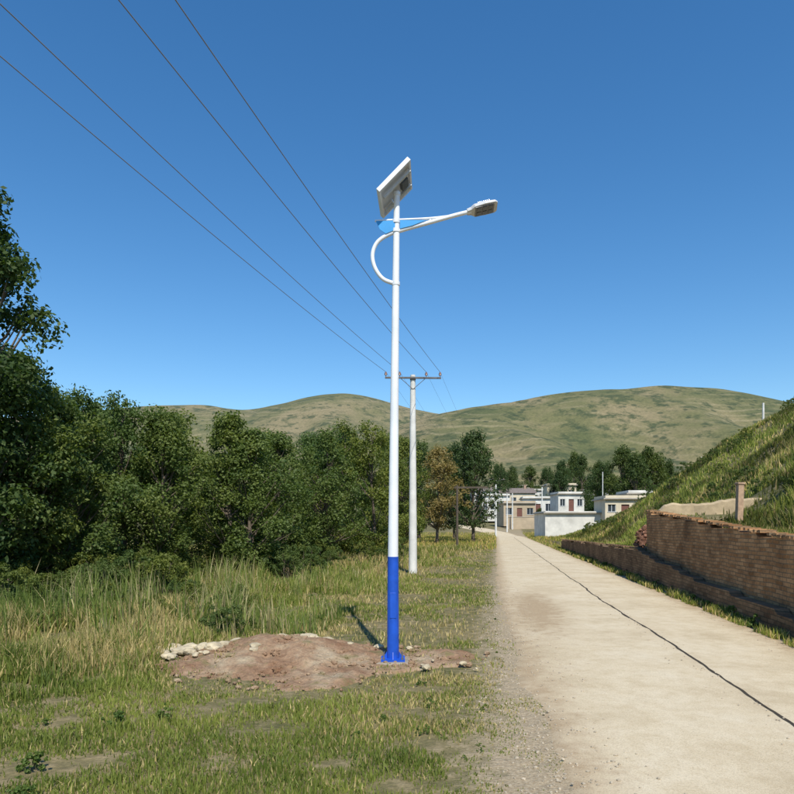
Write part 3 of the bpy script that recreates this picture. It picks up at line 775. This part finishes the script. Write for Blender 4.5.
k=(fbm(X,Y,.8,19,3)>.57)&(dirtmask(X,Y)>2.1); X,Y=X[k],Y[k]
big=fbm(X,Y,1.6,33,2)
grass('tall_weeds',X,Y,RS.uniform(.2,.85,len(X))*(.35+.6*sst(1,5,-X)+.7*(big-.3)),.010+.0009*Y,colmix(len(X),X,Y,np.where(big>.54,.38,.06)),.3)
N=26000
X,Y=scat(N,4,80,lambda Y:RR-.06+K*Y,lambda Y:4.29+K*Y,.4)
k=(fbm(X,Y,.6,23,3)>.40);X,Y=X[k],Y[k]
grass('verge_grass',X,Y,RS.uniform(.04,.22,len(X))*(.4+fbm(X,Y,1,24,2)),.008+.0012*Y,colmix(len(X),X,Y,.35))
N=190000
t=RS.rand(N); Y=8+62*t**1.2; tt=RS.rand(N)**1.2*24*np.clip((Y-4)/30,.12,1); X=4.85+tt+K*Y
cb_=fbm(X,Y,.9,25,3)
k=cb_+.2*RS.rand(N)>.46
k&=~((X>7.6)&(X<10.8)&(Y>16.6)&(Y<19.0)&(RS.rand(N)<.8))
X,Y,tt,cb_=X[k],Y[k],tt[k],cb_[k]
hgt=RS.uniform(.10,.38,len(X))*(.3+1.3*fbm(X,Y,1.8,26,3))*(.5+.7*sst(.3,2,tt))*np.where((Y<16.5)&(tt>1.0),1.9,1)*np.where((tt<1.5)&(Y>14),.6,1)
cc=colmix(len(X),X,Y,.08+.4*sst(.5,.66,fbm(X,Y,3,27,2)))*(.4+.75*sst(.36,.64,fbm(X,Y,2.6,28,4)))[:,None]
grass('bank_grass',X,Y,hgt,.012+.0012*Y,cc)
N=34000
t=RS.rand(N); Y=42+60*t; X=np.where(RS.rand(N)<.5,4.2+K*Y+RS.rand(N)*14,K*Y-RS.rand(N)*16)
grass('far_meadow_grass',X,Y,RS.uniform(.12,.4,N),.05+0*Y,colmix(N,X,Y,.4))
wl=empty('roadside_weeds')
WM=[tree_mesh('weed%d'%k,120+k,.30,.42,.02,26,700,.035,'dome',c0=(.07,.12,.025),c1=(.19,.25,.06),trunk=.006,stems=3) for k in range(3)]
for k in range(200):
    Y=3.2+random.random()**1.2*18; X=random.uniform(-.62*Y,float(roadL(Y))+K*Y-.15)
    if dirtmask(X,Y)<1.5 or vn(X,Y,1.3,29)<.35: continue
    place('weed',random.choice(WM),X,Y,random.uniform(.25,.7)*(1 if X<-1 else .5),parent=wl,dz=.02)
for k in range(60):
    Y=random.uniform(6,45); place('weed',random.choice(WM),4.12+K*Y+random.uniform(0,.08),Y,random.uniform(.3,.9),parent=wl,dz=.03)

# ---------------------------------------------------------------- light, sky
el=math.radians(49); az=math.radians(169)
sd=Vector((math.sin(az)*math.cos(el),math.cos(az)*math.cos(el),math.sin(el)))
sun=bpy.data.lights.new('sun','SUN');sun.energy=5;sun.angle=math.radians(.5);sun.color=(1,.95,.85)
so=bpy.data.objects.new('sun',sun);scene.collection.objects.link(so);so.rotation_euler=sd.to_track_quat('Z','Y').to_euler();so.location=(10,-10,30)
w=bpy.data.worlds.new('World');scene.world=w;w.use_nodes=True;nt=w.node_tree
bg=nt.nodes['Background'];sk=nt.nodes.new('ShaderNodeTexSky');sk.sky_type='NISHITA';sk.sun_disc=False
sk.sun_elevation=el;sk.sun_rotation=az;sk.altitude=700;sk.air_density=1.3;sk.dust_density=.2;sk.ozone_density=4.5
hs=nt.nodes.new('ShaderNodeHueSaturation');hs.inputs['Saturation'].default_value=1.25
L(nt,sk.outputs[0],hs.inputs['Color']);L(nt,hs.outputs[0],bg.inputs[0]);bg.inputs[1].default_value=.15

cam=bpy.data.cameras.new('camera');co=bpy.data.objects.new('camera',cam);scene.collection.objects.link(co)
co.location=(0,0,1.65);co.rotation_euler=(math.radians(90),0,0)
cam.sensor_width=36;cam.lens=640/794*36;cam.shift_y=.161;cam.clip_end=5000;cam.clip_start=.1
scene.camera=co
scene.view_settings.view_transform='Standard';scene.view_settings.look='None';scene.view_settings.exposure=0
